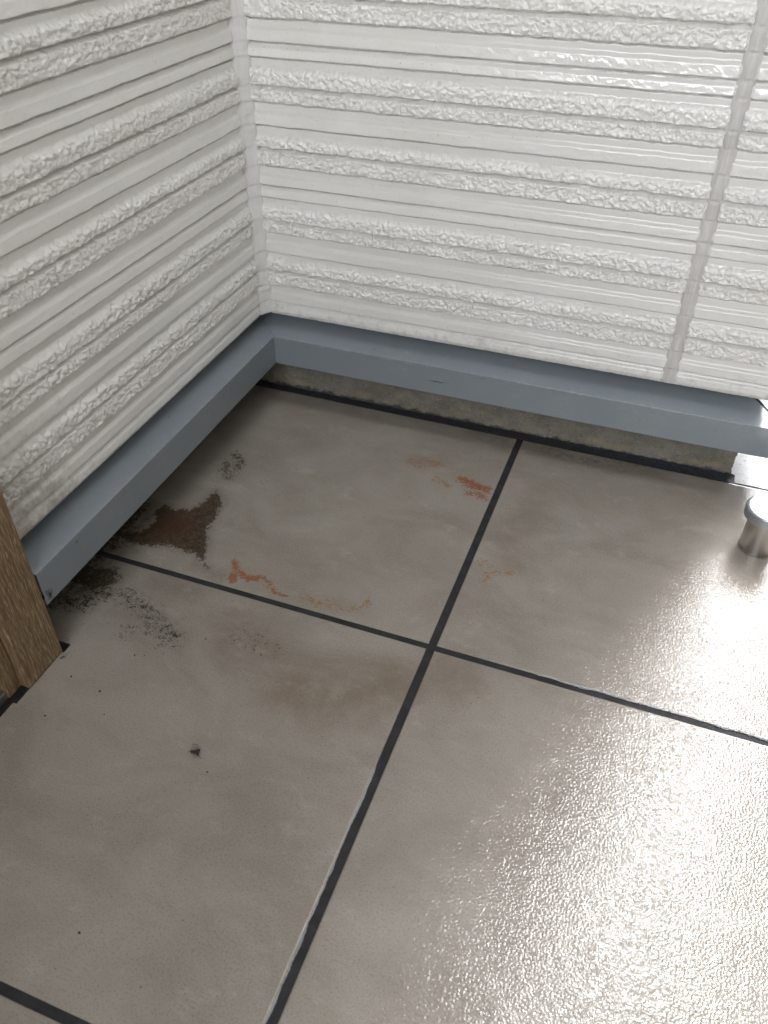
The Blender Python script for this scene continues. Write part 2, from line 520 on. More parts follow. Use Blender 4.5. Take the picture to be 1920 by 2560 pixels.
XJ0, XJ1, XE, XF = 0.7675, 0.7865, 0.948, 0.968
siding_panel('siding_panel', 'R', 0.0105, XJ0, 3, right, 'wide ribbed white siding board between the corner and the joint', wl=1.1, wr=1.5, dirt=dirt_right)
siding_panel('siding_panel', 'R', XJ1, XE, 57, right, 'narrow ribbed white siding board beyond the grey joint', wl=1.5, dirt=dirt_right)
siding_panel('siding_panel', 'L', 0.0185, 0.765, 101, left, None, wl=1.1, dirt=dirt_left, htop=740)

# sealant bead in the inside corner and in the right-hand joint
def corner_sealant():
    zs = np.arange(ZS * 1000 - 1, 900, 1.5)
    ts = np.linspace(0, 1, 15)
    Zg, T = np.meshgrid(zs, ts, indexing='ij')
    bul = siding_depth(Zg - ZS * 1000, Zg * 0 + 30.0, 3) / 6.5
    bulge = 0.0006 * bul + 0.0006 + 0.0014 * noise(Zg / 26, Zg * 0, 70) + 0.0005 * noise(Zg / 5, T * 3, 71)
    rag = 0.0016 * noise(Zg / 11, Zg * 0 + 2, 72)
    rag2 = 0.0016 * noise(Zg / 11, Zg * 0 + 9, 73)
    # from the left wall (x = .001, y = -.022) round to the right wall (x = .014, y = .001)
    A = np.array([-0.002, -0.0215]); B = np.array([0.0135, 0.0035]); C = np.array([0.0045, -0.0025])
    x = (1 - T) ** 2 * A[0] + 2 * T * (1 - T) * C[0] + T ** 2 * B[0]
    y = (1 - T) ** 2 * (A[1] - 0 * rag) + 2 * T * (1 - T) * C[1] + T ** 2 * B[1]
    env = np.sin(np.pi * T) ** 0.6
    x = x + 0.7 * (bulge + 0.001) * env + rag2 * T ** 4
    y = y - 0.7 * (bulge + 0.001) * env + rag * (1 - T) ** 4
    y = np.where(T > 0.999, 0.009, y); x = np.where(T < 0.001, -0.009, x)
    # a lump of a later repair near the bottom
    lump = np.exp(-((Zg - 247) / 3.5) ** 2) * env * 0.0016
    x += lump; y -= lump
    o = grid_obj('corner_sealant', np.stack([x, y, Zg / 1000], -1), M_SEALC, right, label='pale pitted sealant bead filling the inside corner')
    o.data.flip_normals()
def joint_sealant():
    zs = np.arange(ZS * 1000 - 4, 900, 1.5)
    xs = np.linspace(XJ0 * 1000 - 3, XJ1 * 1000 + 3, 24)
    Zg, X = np.meshgrid(zs, xs, indexing='ij')
    t = (X - XJ0 * 1000) / ((XJ1 - XJ0) * 1000)
    prof = np.clip(1 - (2 * t - 1) ** 2, -0.6, 1)
    bul = siding_depth(Zg - ZS * 1000, Zg * 0 + 700.0, 3) / 7.0
    y = 0.0040 - 0.0018 * prof - 0.0007 * bul * np.clip(prof, 0, 1) - 0.0007 * noise(Zg / 22, t * 2, 75) - 0.0003 * noise(Zg / 6, t * 9, 76)
    o = grid_obj('joint_sealant', np.stack([X / 1000, y, Zg / 1000], -1), M_SEALJ, right, label='grey streaked sealant strip running down the joint')
    o.data.flip_normals()
corner_sealant(); joint_sealant()

# flashing (drip trim) -------------------------------------------------
ZC, ZF, PJ, SLP = 0.157, 0.099, 0.026, 0.28
def flashing_profile():
    """list of (out, z): out = distance proud of the siding face"""
    pts = [(-0.0475, 0.26)]
    for o_ in (-0.047, -0.035, -0.02, -0.01, 0.0, 0.010, 0.018, 0.0235):
        pts.append((o_, ZC + 0.0008 + SLP * (PJ - o_)))
    pts += [(PJ - 0.0004, ZC + 0.0010), (PJ, ZC), (PJ + 0.0001, ZC - 0.001)]
    for t in np.linspace(0.1, 0.97, 7):
        pts.append((PJ, ZC + (ZF - ZC) * t))
    pts += [(PJ - 0.0003, ZF + 0.0004), (PJ - 0.0012, ZF), (PJ - 0.006, ZF + 0.001), (PJ - 0.0075, ZF + 0.006)]
    return pts
def flashing(wall, parent, u_end, label=None, name='drip_flashing', mitre_end=False):
    pr = flashing_profile()
    n = int(u_end / 0.006)
    G = np.zeros((len(pr), n + 1, 3)); E = np.zeros((len(pr), n + 1))
    for i, (o_, z) in enumerate(pr):
        u0 = o_ + (0.0 if wall == 'L' else 0.0004)
        u1 = u_end + (o_ if mitre_end else 0)
        us = np.linspace(u0, u1, n + 1)
        wob = 0.00035 * noise(us * 9, us * 0 + 1.0, 80 + (wall == 'L')) * (0.5 + i / len(pr))
        oo = o_ + wob
        if wall == 'R': G[i] = np.stack([us, -oo, us * 0 + z], -1)
        else: G[i] = np.stack([oo, -us, us * 0 + z], -1)
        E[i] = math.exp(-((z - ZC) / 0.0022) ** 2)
    o = grid_obj(name, G, M_FL, parent, {'edge': E}, smooth=False, label=label)
    if wall == 'L': o.data.flip_normals()
    return o
flashing('R', right, 0.968, mitre_end=True, label='blue grey metal drip trim under the back wall, lit by the sky')
flashing('L', left, 0.7480, label='blue grey metal drip trim under the left wall, in shade')
# end cap of the back trim: the separate corner piece beyond the dark slanting seam
def corner_piece():
    o1 = 0.0009
    zt = ZC + SLP * (PJ + 0.044)
    pr = [(-0.044, zt), (PJ, ZC + 0.001), (PJ, ZF)]
    st = [0.9235, 0.9875, 0.99]
    V = []; 
    for (o_, z), x0 in zip(pr[:2], st[:2]):
        V.append((x0, -o_ - o1 * 0.7, z + o1)); V.append((XF + o_ + o1 + 0.0002, -o_ - o1 * 0.7, z + o1))
    V.append((XF + PJ + o1, -PJ - o1, ZC - 0.004))
    # return leg running away along the end of the house
    V += [(XF - 0.044 + o1, 0.45, zt), (XF + PJ + o1, 0.45, ZC), (XF + PJ + o1, 0.45, ZF), (XF + PJ + o1, -PJ - o1, ZF)]
    F = [(0, 2, 3, 1), (2, 4, 3), (1, 3, 6, 5), (3, 4, 8, 7, 6)]
    o = mesh_obj('drip_flashing_corner', V, F, M_FL, right, label='paler corner piece of the metal trim past the dark slanting seam')
    # seam sealant
    a_ = Vector((0.9225, 0.044, ZC + SLP * (PJ + 0.044) + 0.0012)); b_ = Vector((0.9870, -PJ + 0.0004, ZC + 0.0020))
    q = []
    for k in range(13):
        t = k / 12; p = a_.lerp(b_, t); wd = 0.0011 + 0.0016 * math.exp(-((t - 0.3) / 0.22) ** 2)
        n_ = Vector((-0.75, 0, -0.25)).normalized()
        q.append((p - n_ * 0.0006 + Vector((0, -0.0004, 0.0004)), p + n_ * wd * 2 + Vector((0, -0.0004, 0.0004))))
    V = [v for pr_ in q for v in pr_]
    V += [v + Vector((0, 0.0008, -0.0012)) for v in V]
    F = []
    N = 26
    for k in range(12):
        i = 2 * k
        F += [(i, i + 1, i + 3, i + 2), (i + N, i + 2 + N, i + 3 + N, i + 1 + N), (i, i + 2, i + 2 + N, i + N), (i + 1, i + 1 + N, i + 3 + N, i + 3)]
    mesh_obj('seam_sealant', V, F, M_BLACK, right, label='thin black seam line slanting across the trim')
corner_piece()

# foundations ----------------------------------------------------------
FY, FXL = 0.047, -0.078
def foundation_right():
    xs = np.arange(-80, 932, 2.5) / 1000.0
    zs = np.concatenate([np.arange(-4, 110, 1.8) / 1000.0, [0.24]])
    Zg, X = np.meshgrid(zs, xs, indexing='ij')
    Y = FY - 0.0022 * fbm(X * 60, Zg * 60, 4, 12) - 0.0008 * noise(X * 400, Zg * 400, 14)
    # ragged broken end at the right
    k = sstep(0.905, 0.931, X)
    X2 = X + k * (0.0035 * noise(Zg * 120, Zg * 0, 15) + 0.010 * sstep(0.045, 0.07, Zg) * (0.4 + noise(Zg * 200, Zg * 0, 16)))
    P = np.stack([X2, Y, Zg], -1)
    e = P[:, -1:].copy(); e[..., 1] = 0.12
    P = np.concatenate([P, e], 1)
    o = grid_obj('foundation', P, M_FOUND, right, label='stained grey concrete base showing below the back trim')
    o.data.flip_normals()
foundation_right()
def foundation_left():
    ys = np.arange(-0.05, 0.85, 0.006); zs = np.linspace(-0.004, 0.19, 40)
    Zg, Yg = np.meshgrid(zs, ys, indexing='ij')
    X = FXL + 0.002 * fbm(Yg * 60, Zg * 60, 3, 18)
    grid_obj('foundation', np.stack([X, -Yg, Zg], -1), M_FOUND, left)
foundation_left()

# black bead between the back foundation and the tiles
def foot_bead():
    xs = np.arange(-80, 940, 1.6) / 1000.0
    ts = np.linspace(0, 1, 9)
    X, T = np.meshgrid(xs, ts, indexing='xy')
    grow = 0.25 + 0.75 * sstep(0.35, 0.9, X)
    wob = noise(X * 70, X * 0, 25) + 0.6 * noise(X * 240, X * 0, 26)
    y0 = 0.0275 - 0.0022 * grow + 0.0008 * wob
    hgt = (0.0004 + 0.0068 * grow) * (1 + 0.28 * wob)
    ang = T * math.pi / 2
    Y = y0 + (FY + 0.001 - y0) * np.sin(ang) ** 1.2 * 1.0
    Zq = -0.001 + hgt * (1 - np.cos(ang)) ** 0.75 + 0.0010 * noise(X * 330, T * 5, 27) * np.sin(np.pi * T)
    Y = Y + 0.0008 * noise(X * 300, T * 6, 28) * np.sin(np.pi * T)
    tail = sstep(0.945, 0.925, X)
    Zq = -0.001 + (Zq + 0.001) * (0.25 + 0.75 * tail)
    o = grid_obj('foot_mortar', np.stack([X, Y, Zq], -1), M_BLACK, right, label='rough black mortar line along the foot of the concrete base')
foot_bead()

# mass of the house behind the cladding (upper storey keeps the porch in shade)
M_UP = mat_plain('upper_siding_paint', (0.74, 0.73, 0.69), 0.4)
def ribbed(wall, u0, u1, z0, z1, parent):
    zs = []; D = []
    z = z0
    while z < z1:
        zs += [z, z + 0.002, z + 0.016, z + 0.026, z + 0.048, z + 0.051, z + 0.095, z + 0.106]
        D += [0.0, 0.006, 0.0055, 0.0, 0.0, 0.007, 0.006, 0.0]
        z += 0.1125
    us = [u0, u1]
    P = np.zeros((len(zs), 2, 3))
    for i, (zz, d) in enumerate(zip(zs, D)):
        for j, u in enumerate(us):
            P[i, j] = (u, 0.006 - d, zz) if wall == 'R' else (d - 0.006, -u, zz)
    o = grid_obj('upper_siding', P, M_SID, parent, {'dirt': np.zeros(P.shape[:2])}, smooth=False)
    if wall == 'R': o.data.flip_normals()
ribbed('R', -0.01, XE, 0.894, 4.2, right)
ribbed('L', 0.0, 0.80, 0.933, 5.0, left)
v, f = join([box(-4.0, XE - 0.002, 0.0145, 4.0, 0.2025, 5.2), box(-4.0, 0.90, 0.09, 4.0, 0.0, 0.202)])
mesh_obj('wall_core', v, f, M_UP, right)
v, f = join([box(-0.30, -0.0145, -0.80, 0.014, 0.2025, 5.2), box(-0.30, -0.10, -0.80, 0.028, 0.0, 0.202)])
mesh_obj('wall_core', v, f, M_UP, left)

# ------------------------------------------------------------------ floor
PHI = -0.004
CO, SI = math.cos(PHI), math.sin(PHI)
def fl2w(a, b):
    return a * CO - b * SI, a * SI + b * CO
XV, D1, TL = 0.5320, 0.5485, 0.600
GV, GH = 0.0062, 0.0053
def seg_dist(X, Y, p, q):
    px, py = p; qx, qy = q
    dx, dy = qx - px, qy - py
    L = dx * dx + dy * dy + 1e-12
    t = np.clip(((X - px) * dx + (Y - py) * dy) / L, 0, 1)
    return np.hypot(X - px - t * dx, Y - py - t * dy)
def poly_sd(X, Y, pts):
    d = np.full(X.shape, 1e9); inside = np.zeros(X.shape, bool)
    n = len(pts)
    for i in range(n):
        p, q = pts[i], pts[(i + 1) % n]
        d = np.minimum(d, seg_dist(X, Y, p, q))
        c = ((p[1] > Y) != (q[1] > Y)) & (X < (q[0] - p[0]) * (Y - p[1]) / (q[1] - p[1] + 1e-12) + p[0])
        inside ^= c
    return np.where(inside, -d, d)
MAIN = [(0.045, -0.329), (0.074, -0.36), (0.082, -0.403), (0.084, -0.429), (0.112, -0.488), (0.121, -0.512), (0.094, -0.494), (0.076, -0.496), (0.041, -0.494), (0.027, -0.501), (0.004, -0.507), (-0.017, -0.51), (-0.047, -0.505), (-0.059, -0.499), (-0.037, -0.486), (-0.023, -0.478), (-0.014, -0.461), (-0.013, -0.444), (-0.03, -0.422), (-0.021, -0.401), (0.006, -0.405), (0.018, -0.395), (0.027, -0.401), (0.041, -0.372)]
def poly_line(X, Y, pts):
    d = np.full(X.shape, 1e9)
    for p, q in zip(pts[:-1], pts[1:]): d = np.minimum(d, seg_dist(X, Y, p, q))
    return d
def stain_fields(X, Y):
    wx = 0.0045 * fbm(X * 110, Y * 110, 3, 31); wy = 0.0045 * fbm(X * 110, Y * 110, 3, 32)
    x, y = X + wx, Y + wy
    Z = np.zeros_like(X)
    def dab(d, r, s=1.0, soft=0.6):   # falls from s inside to 0 outside radius r
        return s * (1 - sstep(r * (1 - soft), r * (1 + soft), d))
    # dark organic stains
    mold = 1.35 * (1 - sstep(-0.012, 0.008, poly_sd(x, y, MAIN)))
    mold = np.maximum(mold, dab(poly_line(x, y, [(0.119, -0.505), (0.132, -0.518)]), 0.004, 0.55))
    mold = np.maximum(mold, dab(poly_line(x, y, [(0.021, -0.218), (0.046, -0.236), (0.050, -0.262)]), 0.010, 0.66, 0.9))
    mold = np.maximum(mold, dab(poly_line(x, y, [(0.026, -0.250), (0.030, -0.276), (0.046, -0.285)]), 0.012, 0.60, 0.9))
    sp = [(-0.045, -0.64), (-0.02, -0.615), (0.005, -0.628), (0.025, -0.621), (0.048, -0.616), (0.073, -0.63), (0.102, -0.636), (0.126, -0.655), (0.160, -0.664)]
    mold = np.maximum(mold, dab(poly_line(x, y, sp), 0.017, 0.50, 0.95))
    mold = np.maximum(mold, dab(poly_line(x, y, [(-0.05, -0.60), (-0.03, -0.603), (-0.012, -0.60)]), 0.026, 0.92, 0.7))
    mold = np.maximum(mold, dab(poly_line(x, y, [(-0.07, -0.67), (-0.01, -0.655), (0.0, -0.63)]), 0.022, 0.62, 0.9))
    mold = np.maximum(mold, dab(poly_line(x, y, [(0.086, -0.685), (0.122, -0.667), (0.165, -0.684)]), 0.016, 0.40, 0.95))
    mold = np.maximum(mold, dab(poly_line(x, y, [(0.25, -0.625), (0.31, -0.640)]), 0.02, 0.30, 0.95))
    mold = np.maximum(mold, dab(poly_line(x, y, [(-0.075, -0.42), (-0.06, -0.50), (-0.075, -0.60)]), 0.03, 0.8, 0.9))
    mold = np.maximum(mold, dab(poly_line(x, y, [(0.565, 0.020), (0.60, 0.006), (0.67, 0.003), (0.73, 0.014), (0.79, 0.025)]), 0.012, 0.26, 0.95))
    core = dab(np.hypot((x - 0.018) / 1.2, y + 0.447), 0.032, 1.0, 0.9)
    # dirty film
    film = dab(poly_line(x, y, [(-0.06, -0.45), (-0.06, -0.62), (-0.03, -0.60)]), 0.05, 0.75, 0.9)
    film = np.maximum(film, 0.42 * (1 - sstep(-0.005, 0.020, poly_sd(x, y, MAIN))))
    film = np.maximum(film, dab(poly_line(x, y, [(0.115, -0.515), (0.16, -0.527)]), 0.014, 0.35, 0.9))
    film = np.maximum(film, dab(poly_line(x, y, [(0.03, -0.24), (0.045, -0.28)]), 0.022, 0.25, 0.95))
    film = np.maximum(film, dab(poly_line(x, y, [(0.44, 0.024), (0.50, 0.012), (0.515, -0.01)]), 0.020, 0.42, 0.95))
    film = np.maximum(film, dab(poly_line(x, y, [(0.55, 0.020), (0.62, -0.002), (0.69, -0.002), (0.78, 0.022)]), 0.026, 0.42, 0.95))
    film = np.maximum(film, dab(poly_line(x, y, [(0.0, -0.62), (0.08, -0.635), (0.16, -0.665)]), 0.03, 0.22, 0.95))
    film = np.maximum(film, dab(poly_line(x, y, [(0.071, -0.571), (0.141, -0.569)]), 0.02, 0.25, 0.95))
    # warm brown clouds
    tan = dab(poly_line(x, y, [(0.37, -0.700), (0.413, -0.683), (0.456, -0.665), (0.500, -0.640)]), 0.045, 0.85, 0.95)
    tan = np.maximum(tan, dab(poly_line(x, y, [(0.24, -0.63), (0.33, -0.66)]), 0.045, 0.45, 0.95))
    tan = np.maximum(tan, dab(np.hypot(x - 0.575, y + 0.592), 0.045, 0.6, 0.95))
    tan = np.maximum(tan, dab(poly_line(x, y, [(0.611, -0.128), (0.60, -0.19), (0.575, -0.26), (0.60, -0.33)]), 0.030, 0.45, 0.95))
    tan = np.maximum(tan, dab(poly_line(x, y, [(0.36, -0.118), (0.41, -0.125), (0.49, -0.145)]), 0.018, 0.35, 0.95))
    tan = np.maximum(tan, dab(poly_line(x, y, [(0.18, -0.500), (0.27, -0.524), (0.40, -0.515)]), 0.014, 0.30, 0.95))
    # rust
    rust = dab(poly_line(x, y, [(0.168, -0.488), (0.180, -0.506), (0.198, -0.514), (0.222, -0.512)]), 0.0058, 0.80, 0.8)
    rust = np.maximum(rust, dab(poly_line(x, y, [(0.181, -0.520), (0.186, -0.530)]), 0.0065, 0.95, 0.6))
    rust = np.maximum(rust, dab(poly_line(x, y, [(0.207, -0.517), (0.224, -0.508)]), 0.0068, 1.0, 0.7))
    rust = np.maximum(rust, dab(poly_line(x, y, [(0.237, -0.510), (0.250, -0.519)]), 0.0065, 0.56, 0.95))
    rust = np.maximum(rust, dab(poly_line(x, y, [(0.252, -0.524), (0.264, -0.529), (0.281, -0.531)]), 0.0038, 0.80, 0.9))
    rust = np.maximum(rust, dab(poly_line(x, y, [(0.318, -0.524), (0.335, -0.526), (0.356, -0.522)]), 0.010, 0.42, 0.95))
    rust = np.maximum(rust, dab(poly_line(x, y, [(0.408, -0.497), (0.410, -0.503)]), 0.0065, 0.50, 0.95))
    rust = np.maximum(rust, dab(poly_line(x, y, [(0.370, -0.528), (0.398, -0.515)]), 0.007, 0.36, 0.95))
    rust = np.maximum(rust, dab(poly_line(x, y, [(0.462, -0.140), (0.478, -0.149), (0.496, -0.153), (0.508, -0.156)]), 0.011, 0.86, 0.9))
    rust = np.maximum(rust, dab(poly_line(x, y, [(0.482, -0.176), (0.500, -0.172), (0.514, -0.183)]), 0.008, 0.66, 0.95))
    rust = np.maximum(rust, dab(poly_line(x, y, [(0.392, -0.112), (0.402, -0.113)]), 0.011, 0.60, 0.9))
    rust = np.maximum(rust, dab(poly_line(x, y, [(0.352, -0.120), (0.372, -0.126)]), 0.011, 0.38, 0.95))
    rust = np.maximum(rust, dab(poly_line(x, y, [(0.415, -0.160), (0.440, -0.168)]), 0.009, 0.45, 0.95))
    for p, q, r, s in [((0.552, -0.352), (0.562, -0.350), 0.008, 0.42), ((0.566, -0.386), (0.570, -0.378), 0.006, 0.62), ((0.572, -0.370), (0.580, -0.362), 0.008, 0.48), ((0.597, -0.358), (0.604, -0.354), 0.005, 0.66)]:
        rust = np.maximum(rust, dab(poly_line(x, y, [p, q]), r, s, 0.9))
    hue = 1 - sstep(0.02, 0.06, np.minimum(np.hypot(X - 0.49, Y + 0.16), 1))
    hue = np.maximum(hue, 0.62 * (Y < -0.45) * (X < 0.30))
    # how wet each spot is, and how strongly the film is rippled
    wet = 0.30 + 0.70 * sstep(0.36, 0.62, X + 0.06 * noise(X * 9, Y * 9, 35))
    br = (X > XV) & (Y < -D1)
    rip = 0.36 + 0.08 * br + 0.10 * sstep(0.80, 0.97, X) * br
    tr = (X > XV) & (Y >= -D1)
    rip = np.where(tr, 0.38 + 0.12 * sstep(-0.20, -0.42, Y), rip)
    near = np.exp(-(np.hypot(X - 0.979, Y + 0.147) / 0.06) ** 2)
    rip = rip * (1 - 0.5 * near)
    return {'mold': mold, 'core': core, 'film': film, 'tan': tan, 'rust': rust, 'hue': hue, 'wet': wet, 'ripple': rip}

def floor_tiles():
    def cuts(lo, hi, joints, g):
        out = []; a_ = lo
        for j in joints:
            if j - g > a_: out.append((a_, j - g))
            a_ = j + g
        out.append((a_, hi)); return out
    XI = cuts(FXL - 0.001, 2.3, [XV, XV + TL, XV + 2 * TL], GV)
    YI = cuts(-2.7, 0.0270, [-D1 - 3 * TL, -D1 - 2 * TL, -D1 - TL, -D1], GH)
    Vs, Fs, base = [], [], 0
    A = {}
    for x0, x1 in XI:
        for y0, y1 in YI:
            hi_res = x0 < 1.0 and y1 > -1.3
            st = 0.0025 if hi_res else 0.05
            nx = max(3, int((x1 - x0) / st)); ny = max(3, int((y1 - y0) / st))
            e = 0.0011
            xs = np.concatenate([[x0, x0 + 0.0002], np.linspace(x0 + e, x1 - e, nx), [x1 - 0.0002, x1]])
            ys = np.concatenate([[y0, y0 + 0.0002], np.linspace(y0 + e, y1 - e, ny), [y1 - 0.0002, y1]])
            Y, X = np.meshgrid(ys, xs, indexing='ij')
            ed = np.minimum(np.minimum(X - x0, x1 - X), np.minimum(Y - y0, y1 - Y))
            Z = np.where(ed < 1e-5, -0.004, np.where(ed < 0.0006, -0.0006, 0.0))
            Z = Z + 0.00025 * noise(X * 4, Y * 4, 40) * (ed > 0.0006)
            Wx, Wy = X * CO - Y * SI, X * SI + Y * CO
            F_ = stain_fields(Wx, Wy)
            for k, v in F_.items(): A.setdefault(k, []).append(v.ravel())
            n, m = X.shape
            idx = np.arange(n * m).reshape(n, m) + base
            Fs.append(np.stack([idx[:-1, :-1], idx[:-1, 1:], idx[1:, 1:], idx[1:, :-1]], -1).reshape(-1, 4))
            Vs.append(np.stack([Wx, Wy, Z], -1).reshape(-1, 3)); base += n * m
    V = np.concatenate(Vs); F = np.concatenate(Fs)
    me = bpy.data.meshes.new('tiled_floor')
    me.vertices.add(len(V)); me.vertices.foreach_set('co', V.astype(np.float32).ravel())
    me.loops.add(F.size); me.loops.foreach_set('vertex_index', F.astype(np.int32).ravel())
    me.polygons.add(len(F))
    me.polygons.foreach_set('loop_start', np.arange(0, F.size, 4, dtype=np.int32))
    me.polygons.foreach_set('loop_total', np.full(len(F), 4, dtype=np.int32))
    me.polygons.foreach_set('use_smooth', np.full(len(F), True))
    for k, v in A.items():
        at = me.attributes.new(k, 'FLOAT', 'POINT')
        at.data.foreach_set('value', np.concatenate(v).astype(np.float32))
    me.update(calc_edges=True); me.validate()
    me.materials.append(M_TILE)
    o = bpy.data.objects.new('floor', me); COL.objects.link(o)
    tag(o, 'large greige porcelain floor tiles, wet and stained brown', None, 'structure')
floor_tiles()

v, f = box(-0.10, 2.3, -2.7, 0.05, -0.03, -0.0016)
V = [(*fl2w(p[0], p[1]), p[2]) for p in v]
tag(mesh_obj('grout', V, f, M_GROUT), 'dark grey grout lines between the floor tiles', None, 'structure')

# water lying along the joints, its glint put in as milky colour
def water_strip(p0, p1, wd, seed, hgt=0.0012, zb=-0.0004):
    p0, p1 = np.array(p0), np.array(p1)
    L = np.hypot(*(p1 - p0)); d = (p1 - p0) / L; n_ = np.array([-d[1], d[0]])
    s_ = np.arange(0, L, 0.0012); ts = np.linspace(-1, 1, 9)
    S, T = np.meshgrid(s_, ts, indexing='ij')
    wv = wd * (0.62 + 1.25 * noise(S * 42, S * 0, seed) + 0.45 * noise(S * 260, S * 0, seed + 1))
    wv = np.clip(wv, 0.00015, None) * sstep(0, 0.05, S) * sstep(0, 0.05, L - S)
    off = 0.0007 * noise(S * 30, S * 0, seed + 2)
    X = p0[0] + d[0] * S + n_[0] * (off + wv * T); Y = p0[1] + d[1] * S + n_[1] * (off + wv * T)
    Z = zb + hgt * (1 - T ** 2) * np.clip(wv / wd, 0, 1.5) * (1 + 0.3 * noise(S * 200, T * 2, seed + 3))
    return np.stack([X, Y, Z], -1)
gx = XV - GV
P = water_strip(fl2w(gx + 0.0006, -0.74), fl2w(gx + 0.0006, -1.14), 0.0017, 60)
tag(grid_obj('water', P, M_WATER), 'thin line of rainwater along the long grout joint, glint painted as milky colour', None, 'structure').data.flip_normals()
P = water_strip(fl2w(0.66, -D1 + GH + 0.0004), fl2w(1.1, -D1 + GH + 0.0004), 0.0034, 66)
tag(grid_obj('water', P, M_WATER), 'rainwater pooled along the cross grout joint at the right, sky reflection painted as milky colour', None, 'structure')

# ground outside
gm, gc, gb = mat_concrete('yard_concrete', (0.50, 0.49, 0.47), (0.60, 0.59, 0.57), scale=0.3)
M_GROUND = gm.set(color=gc, rough=0.35, normal=gb)
v = [(-600, -600, -0.035), (600, -600, -0.035), (600, 600, -0.035), (-600, 600, -0.035)]
tag(mesh_obj('ground', v, [(0, 1, 2, 3)], M_GROUND), 'pale concrete ground outside the porch', None, 'structure')
v, f = box(0.90, 2.3, 0.0292, 2.4, -0.03, -0.0008)
M_PATH, pc, pb = mat_concrete('pale_paving', (0.84, 0.84, 0.84), (0.88, 0.88, 0.88), scale=0.3)
tag(mesh_obj('path', v, f, M_PATH.set(color=pc, rough=0.16, normal=pb)), 'bright wet paving beyond the end of the wall', None, 'structure')

# ------------------------------------------------------------------ unseen blockers added to shape the light
M_SLAB = mat_plain('blocker_board', (0.62, 0.60, 0.56), 0.6)
light_blocker = tag(empty('overhead_blocker', (0.2, -1.5, 2.3)), 'unseen flat slab overhead, added to block sky light', 'light_blocker')
v, f = box(-0.10, 2.34, -2.3, -0.45, 2.30, 2.38)  # added slab out of view, cuts the sky light from overhead
add_bevel(mesh_obj('blocker_slab', v, f, M_SLAB, light_blocker), 0.004)
M_BLOCKER = mat_plain('blocker_render', (0.16, 0.155, 0.145), 0.8)  # dark walls added out of view to hold back side and low light
for nm, b_, lab in (('side_blocker_wall', (2.35, 2.55, -6.0, 3.4, -0.04, 6.0), 'unseen plain wall to the right, added to block side light and dim the floor reflection'),
                    ('rear_blocker_wall', (-3.0, 2.34, -3.4, -3.2, -0.04, 1.1), 'unseen plain wall behind the viewpoint, added to block low sky light')):
    v, f = box(*b_)
    tag(mesh_obj(nm, v, f, M_BLOCKER), lab, 'wall')

# ------------------------------------------------------------------ door frame on the left
door = tag(empty('door_frame', (0.0, -0.80, 0.0)), 'brown oak grain door frame standing at the left edge', 'door frame')
def casing():
    z0 = 0.0035; z1 = 2.2
    fx = 0.0235
    # plan outline, clockwise seen from above: proud casing, rounded front corner
    pts = [(-0.05, -0.7488), (fx - 0.001, -0.7488), (fx, -0.7498), (fx, -0.8195)]
    for k in range(1, 5):
        t = k / 4 * math.pi / 2
        pts.append((fx - 0.0030 + 0.0030 * math.cos(t), -0.8195 - 0.0030 * math.sin(t)))
    pts += [(0.0105, -0.8225), (-0.05, -0.8225)]
    n = len(pts)
    V = [(x, y, z0) for x, y in pts] + [(x, y, z1) for x, y in pts]
    F = [(i, i + n, (i + 1) % n + n, (i + 1) % n) for i in range(n)] + [tuple(range(n)), tuple(range(2 * n - 1, n - 1, -1))]
    return V, F
V, F = casing()
mesh_obj('casing', V, F, M_WOOD, door, label='proud face board of the door frame')
v, f = box(-0.06, 0.0100, -0.8470, -0.8227, 0.004, 2.2)
add_bevel(mesh_obj('door_stop', v, f, M_WOOD, door, label='recessed dark side strip of the door frame'), 0.0015)
v, f = box(-0.10, -0.004, -1.75, -0.8472, 0.022, 2.2)
M_DOOR = mat_metal('door_face_paint', (0.10, 0.10, 0.09), 0.4, metal=0.0)
add_bevel(mesh_obj('door_panel', v, f, M_DOOR, door), 0.001)
v, f = box(-0.10, 0.0085, -1.75, -0.8475, 0.0060, 0.0185)
M_SILL = mat_metal('sill_aluminium', (0.30, 0.31, 0.29), 0.45)
add_bevel(mesh_obj('threshold', v, f, M_SILL, door, label='grey metal threshold low at the frame foot'), 0.001)
# black rubber gasket at the foot
v, f = join([box(-0.09, 0.0252, -0.7495, -0.7345, -0.0002, 0.0022), box(-0.09, 0.0215, -0.8490, -0.7499, -0.0002, 0.0031), box(-0.09, 0.0155, -1.75, -0.8492, -0.0002, 0.0052)])
M_RUB = mat_plain('black_rubber', (0.012, 0.012, 0.013), 0.5)
mesh_obj('gasket', v, f, M_RUB, door, label='black rubber gasket poking out under the frame')
v, f = box(-0.10, -0.002, -3.19, -1.752, 0.0, 5.0)
mesh_obj('wall_return', v, f, M_UP, left)
v, f = box(-0.30, -0.002, -1.751, -0.8001, 2.201, 5.0)
mesh_obj('wall_over_door', v, f, M_UP, left)

